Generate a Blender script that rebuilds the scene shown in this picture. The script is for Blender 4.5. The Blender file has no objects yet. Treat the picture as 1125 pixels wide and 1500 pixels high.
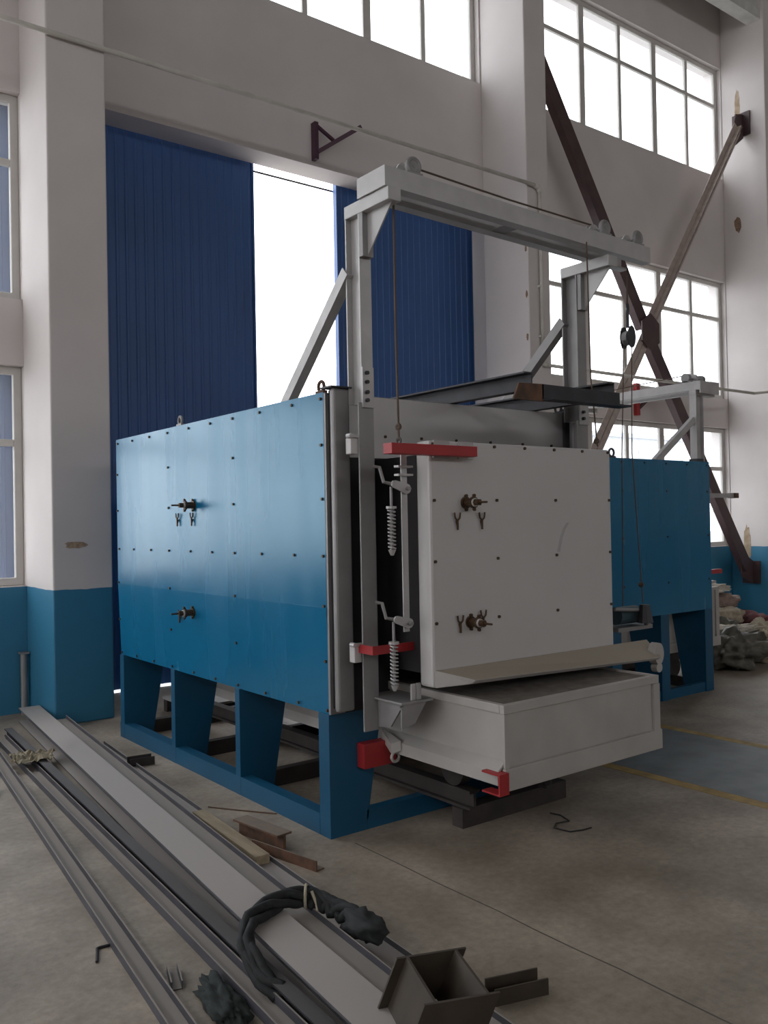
import bpy, bmesh, math, random
from mathutils import Vector, Matrix, noise

random.seed(7)
sc = bpy.context.scene
COL = sc.collection
PI = math.pi

# ------------------------------------------------------------------ camera
yaw, pitch, roll = math.radians(37.45), math.radians(0.622), math.radians(-1.077)
FPX = 1288.6
fw = Vector((math.sin(yaw) * math.cos(pitch), math.cos(yaw) * math.cos(pitch), math.sin(pitch)))
rt = Vector((math.cos(yaw), -math.sin(yaw), 0))
up = rt.cross(fw)
r2 = rt * math.cos(roll) + up * math.sin(roll)
u2 = -rt * math.sin(roll) + up * math.cos(roll)
cam_data = bpy.data.cameras.new('camera')
cam = bpy.data.objects.new('camera', cam_data)
COL.objects.link(cam)
cam_data.sensor_fit = 'VERTICAL'
cam_data.sensor_height = 24.0
cam_data.lens = FPX / 1500 * 24.0
cam_data.clip_start = 0.05
cam_data.clip_end = 300
cam.matrix_world = Matrix(((r2.x, u2.x, -fw.x, 0), (r2.y, u2.y, -fw.y, 0), (r2.z, u2.z, -fw.z, 1.6), (0, 0, 0, 1)))
sc.camera = cam

# ------------------------------------------------------------------ sky, exposure
world = bpy.data.worlds.new('overcast_sky')
sc.world = world
world.use_nodes = True
wb = world.node_tree.nodes['Background']
wb.inputs[0].default_value = (0.98, 0.975, 1.0, 1)
wb.inputs[1].default_value = 6.0
sc.view_settings.view_transform = 'Standard'
sc.view_settings.look = 'None'
sc.view_settings.gamma = 1
sc.view_settings.use_curve_mapping = False
sc.view_settings.exposure = -0.38
sc.cycles.use_denoising = True
sc.cycles.max_bounces = 10
sc.cycles.diffuse_bounces = 6
sc.cycles.glossy_bounces = 4
sc.cycles.transparent_max_bounces = 12
sc.cycles.sample_clamp_indirect = 8


def portal(x, y, z, w, h, rot):
    """daylight portal in a window opening (guides sampling of the sky, emits nothing itself)"""
    l = bpy.data.lights.new('window_daylight', 'AREA')
    l.shape = 'RECTANGLE'
    l.size, l.size_y = w, h
    l.cycles.is_portal = True
    o = bpy.data.objects.new('window_daylight', l)
    COL.objects.link(o)
    o.location = (x, y, z)
    o.rotation_euler = rot


BACK, FRONT, LEFT = (-PI / 2, 0, 0), (PI / 2, 0, 0), (0, -PI / 2, 0)

# ------------------------------------------------------------------ materials
MATS = {}


def mat(name, col, rough=0.6, metal=0.0, var=0.12, scale=6.0, col2=None, bump=0.0, dust=None, dustamt=0.8, spec=0.5, stretch=(1, 1, 1)):
    m = bpy.data.materials.new(name)
    m.use_nodes = True
    nt = m.node_tree
    N = nt.nodes
    b = N['Principled BSDF']
    tc = N.new('ShaderNodeNewGeometry')
    mp = N.new('ShaderNodeMapping')
    mp.inputs['Scale'].default_value = stretch
    nt.links.new(tc.outputs['Position'], mp.inputs['Vector'])
    nz = N.new('ShaderNodeTexNoise')
    nz.inputs['Scale'].default_value = scale
    nz.inputs['Detail'].default_value = 5
    nt.links.new(mp.outputs[0], nz.inputs['Vector'])
    rp = N.new('ShaderNodeValToRGB')
    c1 = [c * (1 - var) for c in col]
    c2 = list(col2) if col2 else [min(1, c * (1 + var)) for c in col]
    rp.color_ramp.elements[0].position = 0.3
    rp.color_ramp.elements[1].position = 0.7
    rp.color_ramp.elements[0].color = (*c1, 1)
    rp.color_ramp.elements[1].color = (*c2, 1)
    nt.links.new(nz.outputs['Fac'], rp.inputs['Fac'])
    out = rp.outputs['Color']
    rough_out = None
    if dust:
        sp = N.new('ShaderNodeSeparateXYZ')
        nt.links.new(tc.outputs['True Normal'], sp.inputs[0])
        mr = N.new('ShaderNodeMapRange')
        mr.inputs['From Min'].default_value = 0.6
        mr.inputs['From Max'].default_value = 0.95
        mr.inputs['To Max'].default_value = dustamt
        nt.links.new(sp.outputs['Z'], mr.inputs['Value'])
        mx = N.new('ShaderNodeMix')
        mx.data_type = 'RGBA'
        nt.links.new(mr.outputs[0], mx.inputs['Factor'])
        nt.links.new(out, mx.inputs['A'])
        mx.inputs['B'].default_value = (*dust, 1)
        out = mx.outputs['Result']
        rr = N.new('ShaderNodeMapRange')
        rr.inputs['To Min'].default_value = rough
        rr.inputs['To Max'].default_value = 0.85
        nt.links.new(mr.outputs[0], rr.inputs['Value'])
        nt.links.new(rr.outputs[0], b.inputs['Roughness'])
    else:
        b.inputs['Roughness'].default_value = rough
    nt.links.new(out, b.inputs['Base Color'])
    b.inputs['Metallic'].default_value = metal
    b.inputs['Specular IOR Level'].default_value = spec
    if bump:
        bp = N.new('ShaderNodeBump')
        bp.inputs['Strength'].default_value = bump
        bp.inputs['Distance'].default_value = 0.01
        nt.links.new(nz.outputs['Fac'], bp.inputs['Height'])
        nt.links.new(bp.outputs[0], b.inputs['Normal'])
    MATS[name] = m
    return m


def dado_mat(name, line):
    """off-white limewash with a blue painted dado up to a given height"""
    m = mat(name, (0.63, 0.585, 0.57), rough=0.75, var=0.05, scale=1.3, bump=0.05)
    nt = m.node_tree
    N = nt.nodes
    b = N['Principled BSDF']
    src = b.inputs['Base Color'].links[0].from_socket
    g = N.new('ShaderNodeNewGeometry')
    s = N.new('ShaderNodeSeparateXYZ')
    nt.links.new(g.outputs['Position'], s.inputs[0])
    n2 = N.new('ShaderNodeTexNoise')
    n2.inputs['Scale'].default_value = 3
    ad = N.new('ShaderNodeMath')
    ad.operation = 'MULTIPLY_ADD'
    ad.inputs[1].default_value = 0.02
    nt.links.new(n2.outputs['Fac'], ad.inputs[0])
    nt.links.new(s.outputs['Z'], ad.inputs[2])
    lt = N.new('ShaderNodeMath')
    lt.operation = 'LESS_THAN'
    lt.inputs[1].default_value = line + 0.01
    nt.links.new(ad.outputs[0], lt.inputs[0])
    mx = N.new('ShaderNodeMix')
    mx.data_type = 'RGBA'
    nt.links.new(lt.outputs[0], mx.inputs['Factor'])
    nt.links.new(src, mx.inputs['A'])
    mx.inputs['B'].default_value = (0.036, 0.185, 0.31, 1)
    nt.links.new(mx.outputs['Result'], b.inputs['Base Color'])
    mr = N.new('ShaderNodeMapRange')
    mr.inputs['To Min'].default_value = 0.75
    mr.inputs['To Max'].default_value = 0.45
    nt.links.new(lt.outputs[0], mr.inputs['Value'])
    nt.links.new(mr.outputs[0], b.inputs['Roughness'])
    return m


W_WALL = dado_mat('limewash_wall', 1.095)
CEIL = mat('dark_roof_sheet', (0.20, 0.20, 0.17), rough=0.8)
GIRD = mat('girder_concrete', (0.55, 0.55, 0.52), rough=0.8)
FRAME = mat('window_aluminium', (0.55, 0.53, 0.50), rough=0.5, var=0.05)
LEAF = mat('door_sheet_blue', (0.030, 0.095, 0.27), rough=0.45, var=0.08, scale=1.5)
BLUE = mat('furnace_blue_paint', (0.003, 0.130, 0.270), rough=0.24, var=0.07, scale=0.9, spec=0.85)
def sheet_streaks(m):
    """slightly uneven sprayed sheet: faint vertical streaks in the gloss, blue-tinted sheen"""
    nt = m.node_tree
    N = nt.nodes
    b = N['Principled BSDF']
    b.inputs['Specular Tint'].default_value = (0.52, 0.86, 1.0, 1)
    g = N.new('ShaderNodeNewGeometry')
    mp = N.new('ShaderNodeMapping')
    mp.inputs['Scale'].default_value = (5, 5, 0.5)
    nt.links.new(g.outputs['Position'], mp.inputs['Vector'])
    nz = N.new('ShaderNodeTexNoise')
    nz.inputs['Scale'].default_value = 1.0
    nz.inputs['Detail'].default_value = 2
    nt.links.new(mp.outputs[0], nz.inputs['Vector'])
    mr = N.new('ShaderNodeMapRange')
    mr.inputs['From Min'].default_value = 0.3
    mr.inputs['From Max'].default_value = 0.7
    mr.inputs['To Min'].default_value = 0.22
    mr.inputs['To Max'].default_value = 0.31
    nt.links.new(nz.outputs['Fac'], mr.inputs['Value'])
    nt.links.new(mr.outputs[0], b.inputs['Roughness'])
    bp = N.new('ShaderNodeBump')
    bp.inputs['Strength'].default_value = 0.035
    bp.inputs['Distance'].default_value = 0.012
    nt.links.new(nz.outputs['Fac'], bp.inputs['Height'])
    nt.links.new(bp.outputs[0], b.inputs['Normal'])


sheet_streaks(BLUE)
BLUED = mat('furnace_blue_shaded', (0.004, 0.08, 0.165), rough=0.45, var=0.08, scale=3)  # panel blue again, darkened to paint in the shade on the stands
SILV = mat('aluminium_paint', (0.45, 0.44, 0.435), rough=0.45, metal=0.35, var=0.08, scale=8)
SILVD = mat('aluminium_paint_dull_or_backlit', (0.27, 0.262, 0.26), rough=0.5, metal=0.3, var=0.10, scale=7)  # dull parts; also carries the shade painted on right post and stay
WHITE = mat('door_pale_paint', (0.55, 0.535, 0.525), rough=0.5, metal=0.1, var=0.035, scale=2)
CARW = mat('car_pale_paint', (0.44, 0.42, 0.395), rough=0.55, metal=0.15, var=0.08, scale=4)
DECK = mat('refractory_deck', (0.16, 0.14, 0.12), rough=0.9, var=0.25, scale=18)
BLACK = mat('flat_black', (0.018, 0.016, 0.018), rough=0.7)  # even near-black for the door surround, plug and small dark pieces
RED = mat('red_paint', (0.36, 0.022, 0.025), rough=0.45, var=0.1)
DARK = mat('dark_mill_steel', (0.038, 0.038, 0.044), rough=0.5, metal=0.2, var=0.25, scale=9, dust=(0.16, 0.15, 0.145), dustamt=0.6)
MILL = mat('mill_steel_dusty', (0.085, 0.085, 0.10), rough=0.5, metal=0.3, var=0.2, scale=5, dust=(0.34, 0.305, 0.275), dustamt=0.95)
MILLW = mat('grey_primed_steel', (0.11, 0.11, 0.12), rough=0.5, metal=0.2, var=0.15, scale=5, dust=(0.42, 0.385, 0.36), dustamt=1.0)
RUST = mat('rusty_steel', (0.10, 0.06, 0.04), rough=0.8, var=0.35, scale=14, col2=(0.17, 0.085, 0.05), dust=(0.24, 0.20, 0.165), dustamt=0.75)
RAIL = mat('rail_brown_steel', (0.035, 0.028, 0.025), rough=0.7, var=0.3, scale=9)
BRACE = mat('oxide_brown_paint', (0.075, 0.042, 0.044), rough=0.5, var=0.2)
BRACEL = mat('oxide_brown_skylit', (0.42, 0.35, 0.31), rough=0.5, var=0.15, scale=12)  # same brown paint, made paler to paint in the sky reflection
PURPLE = mat('purple_brown_paint', (0.06, 0.02, 0.04), rough=0.5)
BOLT = mat('brass_bolt', (0.075, 0.05, 0.03), rough=0.5, metal=0.5)
BRASS = mat('tarnished_brass', (0.10, 0.06, 0.035), rough=0.45, metal=0.6, var=0.3, scale=40)
ROPE = mat('greased_wire_rope', (0.09, 0.06, 0.04), rough=0.7)
PIPE = mat('cream_conduit', (0.58, 0.55, 0.50), rough=0.5)
YEL = mat('yellow_floor_paint', (0.40, 0.27, 0.09), rough=0.7, var=0.3, scale=9)
WALK = mat('blue_grey_floor_paint', (0.19, 0.215, 0.23), rough=0.6, var=0.25, scale=3.5)
JOINT = mat('joint_dirt', (0.10, 0.085, 0.07), rough=0.9)
FLOOR = mat('dusty_concrete', (0.30, 0.247, 0.19), rough=0.6, var=0.25, scale=2.2, col2=(0.385, 0.328, 0.265), bump=0.12)
def floor_detail(m):
    nt = m.node_tree
    N = nt.nodes
    b = N['Principled BSDF']
    src = b.inputs['Base Color'].links[0].from_socket
    g = N.new('ShaderNodeNewGeometry')
    n1 = N.new('ShaderNodeTexNoise')
    n1.inputs['Scale'].default_value = 26
    n1.inputs['Detail'].default_value = 8
    n1.inputs['Roughness'].default_value = 0.7
    nt.links.new(g.outputs['Position'], n1.inputs['Vector'])
    n2 = N.new('ShaderNodeTexNoise')
    n2.inputs['Scale'].default_value = 0.55
    n2.inputs['Detail'].default_value = 3
    nt.links.new(g.outputs['Position'], n2.inputs['Vector'])
    for n, lo, hi in ((n1, 0.78, 1.2), (n2, 0.8, 1.2)):
        mr = N.new('ShaderNodeMapRange')
        mr.inputs['From Min'].default_value = 0.3
        mr.inputs['From Max'].default_value = 0.7
        mr.inputs['To Min'].default_value = lo
        mr.inputs['To Max'].default_value = hi
        nt.links.new(n.outputs['Fac'], mr.inputs['Value'])
        mx = N.new('ShaderNodeMix')
        mx.data_type = 'RGBA'
        mx.blend_type = 'MULTIPLY'
        mx.inputs['Factor'].default_value = 1
        nt.links.new(src, mx.inputs['A'])
        nt.links.new(mr.outputs[0], mx.inputs['B'])
        src = mx.outputs['Result']
    nt.links.new(src, b.inputs['Base Color'])
    bp = N.new('ShaderNodeBump')
    bp.inputs['Strength'].default_value = 0.25
    bp.inputs['Distance'].default_value = 0.006
    nt.links.new(n1.outputs['Fac'], bp.inputs['Height'])
    nt.links.new(bp.outputs[0], b.inputs['Normal'])


floor_detail(FLOOR)
GROUND = mat('yard_concrete', (0.45, 0.44, 0.42), rough=0.9)
WOOD = mat('pale_wood', (0.36, 0.285, 0.19), rough=0.8, var=0.25, scale=30, stretch=(1, 0.15, 1))
RAGM = mat('brown_paper', (0.26, 0.22, 0.15), rough=0.9, var=0.3, scale=25)
STRAP = mat('black_webbing', (0.018, 0.020, 0.021), rough=0.8, var=0.4, scale=30)
STRING = mat('pale_string', (0.42, 0.38, 0.28), rough=0.9)
CLOTH = mat('dark_green_cloth', (0.018, 0.024, 0.022), rough=0.9, var=0.4, scale=30)
STUB = mat('brown_box_steel', (0.046, 0.034, 0.023), rough=0.6, metal=0.0, var=0.3, scale=8)
MOTOR = mat('motor_blue_grey', (0.05, 0.09, 0.11), rough=0.5)
STAINM = mat('rust_stain', (0.36, 0.265, 0.165), rough=0.9, var=0.15, scale=9, col2=(0.48, 0.39, 0.29))
DAMAGE = mat('bare_plaster', (0.22, 0.15, 0.10), rough=0.95, var=0.4, scale=40)
FIBREW = mat('white_fibre_blanket', (0.60, 0.56, 0.48), rough=0.95, var=0.2, scale=14)
FIBREP = mat('pinkish_fibre_roll', (0.26, 0.19, 0.16), rough=0.95, var=0.3, scale=12)
FIBREB = mat('beige_fibre_roll', (0.38, 0.33, 0.25), rough=0.95, var=0.3, scale=12)
SACKD = mat('dark_plastic_sack', (0.05, 0.05, 0.042), rough=0.5, var=0.5, scale=9, col2=(0.16, 0.15, 0.12))
SACKM = mat('maroon_sack', (0.12, 0.03, 0.035), rough=0.8, var=0.3)
FACADE = mat('far_facade', (0.55, 0.56, 0.58), rough=0.9)
FGLASS = mat('far_window', (0.36, 0.40, 0.45), rough=0.4)


def glass_mat():
    m = bpy.data.materials.new('window_glass')
    m.use_nodes = True
    nt = m.node_tree
    N = nt.nodes
    N.remove(N['Principled BSDF'])
    t = N.new('ShaderNodeBsdfTransparent')
    t.inputs[0].default_value = (0.93, 0.95, 0.96, 1)
    g = N.new('ShaderNodeBsdfGlossy')
    g.inputs['Roughness'].default_value = 0.05
    lw = N.new('ShaderNodeLayerWeight')
    lw.inputs['Blend'].default_value = 0.5
    pw = N.new('ShaderNodeMath')
    pw.operation = 'POWER'
    pw.inputs[1].default_value = 5.0
    nt.links.new(lw.outputs['Facing'], pw.inputs[0])
    f = N.new('ShaderNodeMath')
    f.operation = 'MULTIPLY_ADD'
    f.inputs[1].default_value = 0.8
    f.inputs[2].default_value = 0.04
    nt.links.new(pw.outputs[0], f.inputs[0])
    x = N.new('ShaderNodeMixShader')
    nt.links.new(f.outputs[0], x.inputs[0])
    nt.links.new(t.outputs[0], x.inputs[1])
    nt.links.new(g.outputs[0], x.inputs[2])
    tl = N.new('ShaderNodeBsdfTranslucent')
    tl.inputs[0].default_value = (0.85, 0.88, 0.92, 1)
    x2 = N.new('ShaderNodeMixShader')
    x2.inputs[0].default_value = 0.06
    nt.links.new(x.outputs[0], x2.inputs[1])
    nt.links.new(tl.outputs[0], x2.inputs[2])
    nt.links.new(x2.outputs[0], N['Material Output'].inputs[0])
    return m


GLASS = glass_mat()

# ------------------------------------------------------------------ mesh helpers
LOC = {}


class MB:
    def __init__(s):
        s.v = []
        s.f = []

    def add(s, vs, fs):
        n = len(s.v)
        s.v += [Vector(p) for p in vs]
        s.f += [tuple(i + n for i in f) for f in fs]
        return s

    def hexa(s, p):
        return s.add(p, [(0, 3, 2, 1), (4, 5, 6, 7), (0, 1, 5, 4), (1, 2, 6, 5), (2, 3, 7, 6), (3, 0, 4, 7)])

    def box(s, x0, x1, y0, y1, z0, z1):
        return s.hexa([(x0, y0, z0), (x1, y0, z0), (x1, y1, z0), (x0, y1, z0), (x0, y0, z1), (x1, y0, z1), (x1, y1, z1), (x0, y1, z1)])

    def prism(s, poly, vec):
        n = len(poly)
        vec = Vector(vec)
        a = [Vector(p) for p in poly]
        b = [p + vec for p in a]
        fs = [tuple(range(n - 1, -1, -1)), tuple(range(n, 2 * n))]
        fs += [(i, (i + 1) % n, n + (i + 1) % n, n + i) for i in range(n)]
        return s.add(a + b, fs)

    def tube(s, pts, r, n=8, closed=False, taper=None):
        pts = [Vector(p) for p in pts]
        k = len(pts)
        rings = []
        prev = None
        for i, p in enumerate(pts):
            if closed:
                d = pts[(i + 1) % k] - pts[i - 1]
            else:
                d = pts[min(i + 1, k - 1)] - pts[max(i - 1, 0)]
            d.normalize()
            if prev is None:
                a = Vector((0, 0, 1)) if abs(d.z) < 0.9 else Vector((1, 0, 0))
                x = d.cross(a).normalized()
            else:
                x = (prev - d * prev.dot(d)).normalized()
            prev = x
            y = d.cross(x)
            rr = r if taper is None else taper[i]
            rings.append([p + (x * math.cos(2 * PI * j / n) + y * math.sin(2 * PI * j / n)) * rr for j in range(n)])
        vs = [q for R in rings for q in R]
        fs = []
        for i in range(k if closed else k - 1):
            a, b = i * n, ((i + 1) % k) * n
            fs += [(a + j, a + (j + 1) % n, b + (j + 1) % n, b + j) for j in range(n)]
        if not closed:
            fs += [tuple(range(n - 1, -1, -1)), tuple((k - 1) * n + j for j in range(n))]
        return s.add(vs, fs)

    def cyl(s, p0, p1, r, n=14, r1=None):
        return s.tube([p0, p1], r, n, taper=None if r1 is None else [r, r1])

    def ring(s, c, axis, R, r, n=16, m=6, arc=1.0):
        c, ax = Vector(c), Vector(axis).normalized()
        a = Vector((0, 0, 1)) if abs(ax.z) < 0.9 else Vector((1, 0, 0))
        x = ax.cross(a).normalized()
        y = ax.cross(x)
        pts = [c + (x * math.cos(2 * PI * i / n) + y * math.sin(2 * PI * i / n)) * R for i in range(n)]
        return s.tube(pts, r, m, closed=True)

    def beam(s, p0, p1, prof, side=(1, 0, 0)):
        """extrude a closed 2-D profile (a: along side, b: along side x dir) from p0 to p1"""
        p0, p1 = Vector(p0), Vector(p1)
        d = (p1 - p0).normalized()
        sd = Vector(side)
        sd = (sd - d * sd.dot(d)).normalized()
        ud = sd.cross(d)
        if ud.z < 0:
            ud = -ud
        return s.prism([p0 + sd * a + ud * b for a, b in prof], p1 - p0)

    def build(s, name, m, parent=None, smooth=False, bevel=0.0, label=None, kind=None):
        root = parent
        while root is not None and root.parent is not None:
            root = root.parent
        L = LOC.get(root.name, Vector((0, 0, 0))) if root is not None else Vector((0, 0, 0))
        me = bpy.data.meshes.new(name)
        me.from_pydata([v - L for v in s.v], [], s.f)
        bm = bmesh.new()
        bm.from_mesh(me)
        bmesh.ops.recalc_face_normals(bm, faces=bm.faces)
        bm.to_mesh(me)
        bm.free()
        me.materials.append(m)
        if smooth:
            me.polygons.foreach_set('use_smooth', [True] * len(me.polygons))
        o = bpy.data.objects.new(name, me)
        COL.objects.link(o)
        if parent is not None:
            o.parent = parent
        if bevel:
            md = o.modifiers.new('bevel', 'BEVEL')
            md.width = bevel
            md.segments = 2
            md.limit_method = 'ANGLE'
        if label:
            o['label'] = label
        if kind:
            o['kind'] = kind
        return o


def recenter(o, base):
    """move a single-mesh thing's origin to its base point"""
    base = Vector(base)
    o.data.transform(Matrix.Translation(-base))
    o.location = base
    return o


def thing(name, label, cat, loc, group=None, kind=None):
    o = bpy.data.objects.new(name, None)
    COL.objects.link(o)
    o.location = loc
    o.empty_display_size = 0.1
    LOC[o.name] = Vector(loc)
    o['label'] = label
    if cat:
        o['category'] = cat
    if group:
        o['group'] = group
    if kind:
        o['kind'] = kind
    return o


def tag(o, label, cat=None, group=None, kind=None):
    o['label'] = label
    if cat:
        o['category'] = cat
    if group:
        o['group'] = group
    if kind:
        o['kind'] = kind
    return o


def box(name, m, parent, x0, x1, y0, y1, z0, z1, bevel=0.0, **k):
    return MB().box(x0, x1, y0, y1, z0, z1).build(name, m, parent, bevel=bevel, **k)


def uprof(w, h, t):      # U channel, flanges up, base centred
    return [(-w / 2, 0), (w / 2, 0), (w / 2, h), (w / 2 - t, h), (w / 2 - t, t), (-w / 2 + t, t), (-w / 2 + t, h), (-w / 2, h)]


def iprof(w, h, tf, tw):  # I section, base at 0
    a, b = w / 2, tw / 2
    return [(-a, 0), (a, 0), (a, tf), (b, tf), (b, h - tf), (a, h - tf), (a, h), (-a, h), (-a, h - tf), (-b, h - tf), (-b, tf), (-a, tf)]


def lprof(a, t):
    return [(0, 0), (a, 0), (a, t), (t, t), (t, a), (0, a)]


# ------------------------------------------------------------------ building shell
def holed_wall(name, axis, c0, c1, us, vs, holes, m):
    """wall slab between c0 and c1 on its normal axis, grid over us x vs, with rectangular holes; shared vertices, reveals closed"""
    us, vs = sorted(set(us)), sorted(set(vs))

    def pt(u, c, v):
        return (u, c, v) if axis == 'y' else (c, u, v)
    V, F, idx = [], [], {}

    def vid(i, k, j):
        key = (i, k, j)
        if key not in idx:
            idx[key] = len(V)
            V.append(pt(us[i], (c0, c1)[k], vs[j]))
        return idx[key]

    def solid(i, j):
        if not (0 <= i < len(us) - 1 and 0 <= j < len(vs) - 1):
            return False
        uc, vc = (us[i] + us[i + 1]) / 2, (vs[j] + vs[j + 1]) / 2
        return not any(a < uc < b and c < vc < d for a, b, c, d in holes)
    for i in range(len(us) - 1):
        for j in range(len(vs) - 1):
            if not solid(i, j):
                continue
            for k in (0, 1):
                F.append((vid(i, k, j), vid(i + 1, k, j), vid(i + 1, k, j + 1), vid(i, k, j + 1)))
            for di, dj, e in ((-1, 0, ((i, j), (i, j + 1))), (1, 0, ((i + 1, j), (i + 1, j + 1))), (0, -1, ((i, j), (i + 1, j))), (0, 1, ((i, j + 1), (i + 1, j + 1)))):
                if not solid(i + di, j + dj):
                    (a, b), (c, d) = e
                    F.append((vid(a, 0, b), vid(a, 1, b), vid(c, 1, d), vid(c, 0, d)))
    mb = MB()
    mb.add(V, F)
    o = mb.build(name, m)
    o['kind'] = 'structure'
    return o


YW, YO = 8.0, 8.32          # inner and outer face of the window wall
T1, T2, T3 = (1.10, 3.02), (3.60, 5.42), (7.12, 8.95)   # window tiers
holes = []
WIN = []
for x0, x1 in ((-3.3, 2.19), (8.19, 13.28), (13.8, 18.8)):
    for t in (T1, T2 if x0 < 0 else (3.50, T2[1]), T3):
        holes.append((x0, x1, *t))
        WIN.append((x0, x1, *t))
DOORO = (2.68, 7.90, 0.0, 5.49)
holes.append(DOORO)
holes.append((2.68, 7.78, *T3))
WIN.append((2.68, 7.78, *T3))
us = [-9.0, 22.0] + [h for w in holes for h in w[:2]]
vs = [0.0, 10.6] + [h for w in holes for h in w[2:]]
tag(holed_wall('wall_back', 'y', YW, YO, us, vs, holes, W_WALL), 'off-white plaster wall with blue dado and tall windows')

fh = []  # unseen openings, kept high up to set the front light
for i in range(5):
    x0 = -8.4 + i * 5.55
    for t in (T3,):
        fh.append((x0, x0 + 4.9, *t))
tag(holed_wall('wall_front', 'y', -16.3, -16.0, [-9.0, 22.0] + [h for w in fh for h in w[:2]], vs, fh, W_WALL), 'plaster wall with unseen light openings behind the viewer')
lh = [(2.2, 7.4, *T1), (2.2, 7.4, *T2)] + [(-14.5 + k * 5.6, -9.7 + k * 5.6, *T3) for k in range(4)]  # unseen openings, chosen to light left-facing sides and spare the fronts
tag(holed_wall('wall_left', 'x', -9.3, -9.0, [-16.0, 8.32] + [h for w in lh for h in w[:2]], vs, lh, W_WALL), 'plaster end wall with unseen light openings at the left')
tag(holed_wall('wall_right', 'x', 22.0, 22.3, [-16.0, 8.32], [0, 10.6], [], W_WALL), 'plaster end wall at the far right')
tag(box('ceiling', CEIL, None, -9.3, 22.3, -16.3, 8.32, 10.6, 10.8), 'dark roof sheeting high above the hall', kind='structure')
floor = tag(box('floor', FLOOR, None, -9.3, 22.3, -16.3, 8.32, -0.15, 0.0), 'dusty grey concrete floor', kind='structure')
box('walkway_paint', WALK, floor, 4.64, 5.70, -16.0, 4.1, 0.0, 0.0015, label='faded blue-grey painted walkway')
for xx in (4.545, 5.70):
    box('yellow_line', YEL, floor, xx, xx + 0.09, -16.0, 4.15, 0.0, 0.002, label='faded yellow walkway line')
jm = MB()
jp = [(2.535 + 0.003 * math.sin(i * 1.7) + 0.002 * math.sin(i * 4.1), 3.6 - i * 0.2) for i in range(26)]
for (a, b), (c, d) in zip(jp, jp[1:]):
    jm.hexa([(a, b, 0), (a + .006, b, 0), (c + .006, d, 0), (c, d, 0), (a, b, .001), (a + .006, b, .001), (c + .006, d, .001), (c, d, .001)])
jm.build('floor_joint', JOINT, floor)

# pillars
def pillar(x0, x1, label):
    return tag(box('wall_pillar', W_WALL, None, x0, x1, 7.25, 8.0, 0, 10.6, bevel=0.012), label, kind='structure')


pillar(-3.85, -3.32, 'square white pillar with blue foot beyond the left windows')
pilL = pillar(2.185, 2.675, 'square white pillar with blue foot left of the blue doors')
pilM = pillar(7.80, 8.175, 'square white pillar between the blue doors and right windows')
pilR = pillar(13.29, 13.76, 'square white pillar with rust stains right of the windows')


def patch(name, m, parent, origin, ua, va, w, h, seed, th=0.004, n=14, jag=0.35):
    rnd = random.Random(seed)
    o, ua, va = Vector(origin), Vector(ua), Vector(va)
    nrm = ua.cross(va).normalized() * th
    poly = []
    for i in range(n):
        a = 2 * PI * i / n
        k = 1 - jag * rnd.random()
        poly.append(o + ua * (math.cos(a) * w * k) + va * (math.sin(a) * h * k))
    return MB().prism(poly, nrm).build(name, m, parent)


patch('plaster_damage', mat('rubbed_plaster', (0.36, 0.26, 0.18), rough=0.95, var=0.3, scale=40), pilL, (2.375, 7.25, 1.455), (1, 0, 0), (0, 0, 1), 0.105, 0.035, 3)
patch('plaster_hole', DAMAGE, pilR, (13.29, 7.755, 6.32), (0, -1, 0), (0, 0, 1), 0.07, 0.16, 5, jag=0.3)
patch('rust_stain', STAINM, pilR, (13.29, 7.72, 8.22), (0, -1, 0), (0, 0, 1), 0.05, 0.30, 8, th=0.002, n=26, jag=0.22)
patch('rust_stain', STAINM, pilR, (13.29, 7.72, 1.10), (0, -1, 0), (0, 0, 1), 0.07, 0.36, 9, th=0.002, n=26, jag=0.22)

for k, z in enumerate((4.85, 4.30, 3.78, 3.35)):
    patch('plaster_chip', DAMAGE, pilM, (7.799, 7.285, z), (0, -1, 0), (0, 0, 1), .02, .05, 20 + k)

# windows: frame, mullions, transoms and panes
WN = [0]
WLAB = {}


def window(x0, x1, z0, z1, n, zt, label, thick_every=0):
    WN[0] += 1
    y0, y1 = 8.08, 8.14
    f = 0.07
    mb = MB()
    # outer frame as one ring
    P = [(x0, z0), (x1, z0), (x1, z1), (x0, z1)]
    Q = [(x0 + f, z0 + f), (x1 - f, z0 + f), (x1 - f, z1 - f), (x0 + f, z1 - f)]
    V, F = [], []
    for y in (y0, y1):
        V += [(a, y, b) for a, b in P] + [(a, y, b) for a, b in Q]
    for i in range(4):
        j = (i + 1) % 4
        F += [(i, j, 4 + j, 4 + i), (8 + i, 8 + j, 12 + j, 12 + i), (i, j, 8 + j, 8 + i), (4 + i, 4 + j, 12 + j, 12 + i)]
    mb.add(V, F)
    w = mb.build('window_%d' % WN[0], FRAME, bevel=0.008)
    tag(w, label, kind='structure')
    xs = [x0 + (x1 - x0) * i / n for i in range(n + 1)]
    for i in range(1, n):
        h = 0.055 if thick_every and i % thick_every == 0 else 0.034
        box('mullion', FRAME, w, xs[i] - h, xs[i] + h, y0 + .004, y1 - .004, z0 + f, z1 - f, bevel=0.006)
    for i in range(n):
        a, b = xs[i] + 0.035, xs[i + 1] - 0.035
        a = max(a, x0 + f)
        b = min(b, x1 - f)
        box('transom', FRAME, w, a, b, y0 + .008, y1 - .008, zt - 0.03, zt + 0.03, bevel=0.005)
        box('pane', GLASS, w, a, b, 8.107, 8.112, z0 + f, zt - 0.03)
        box('pane', GLASS, w, a, b, 8.107, 8.112, zt + 0.03, z1 - f)
    return w


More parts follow.
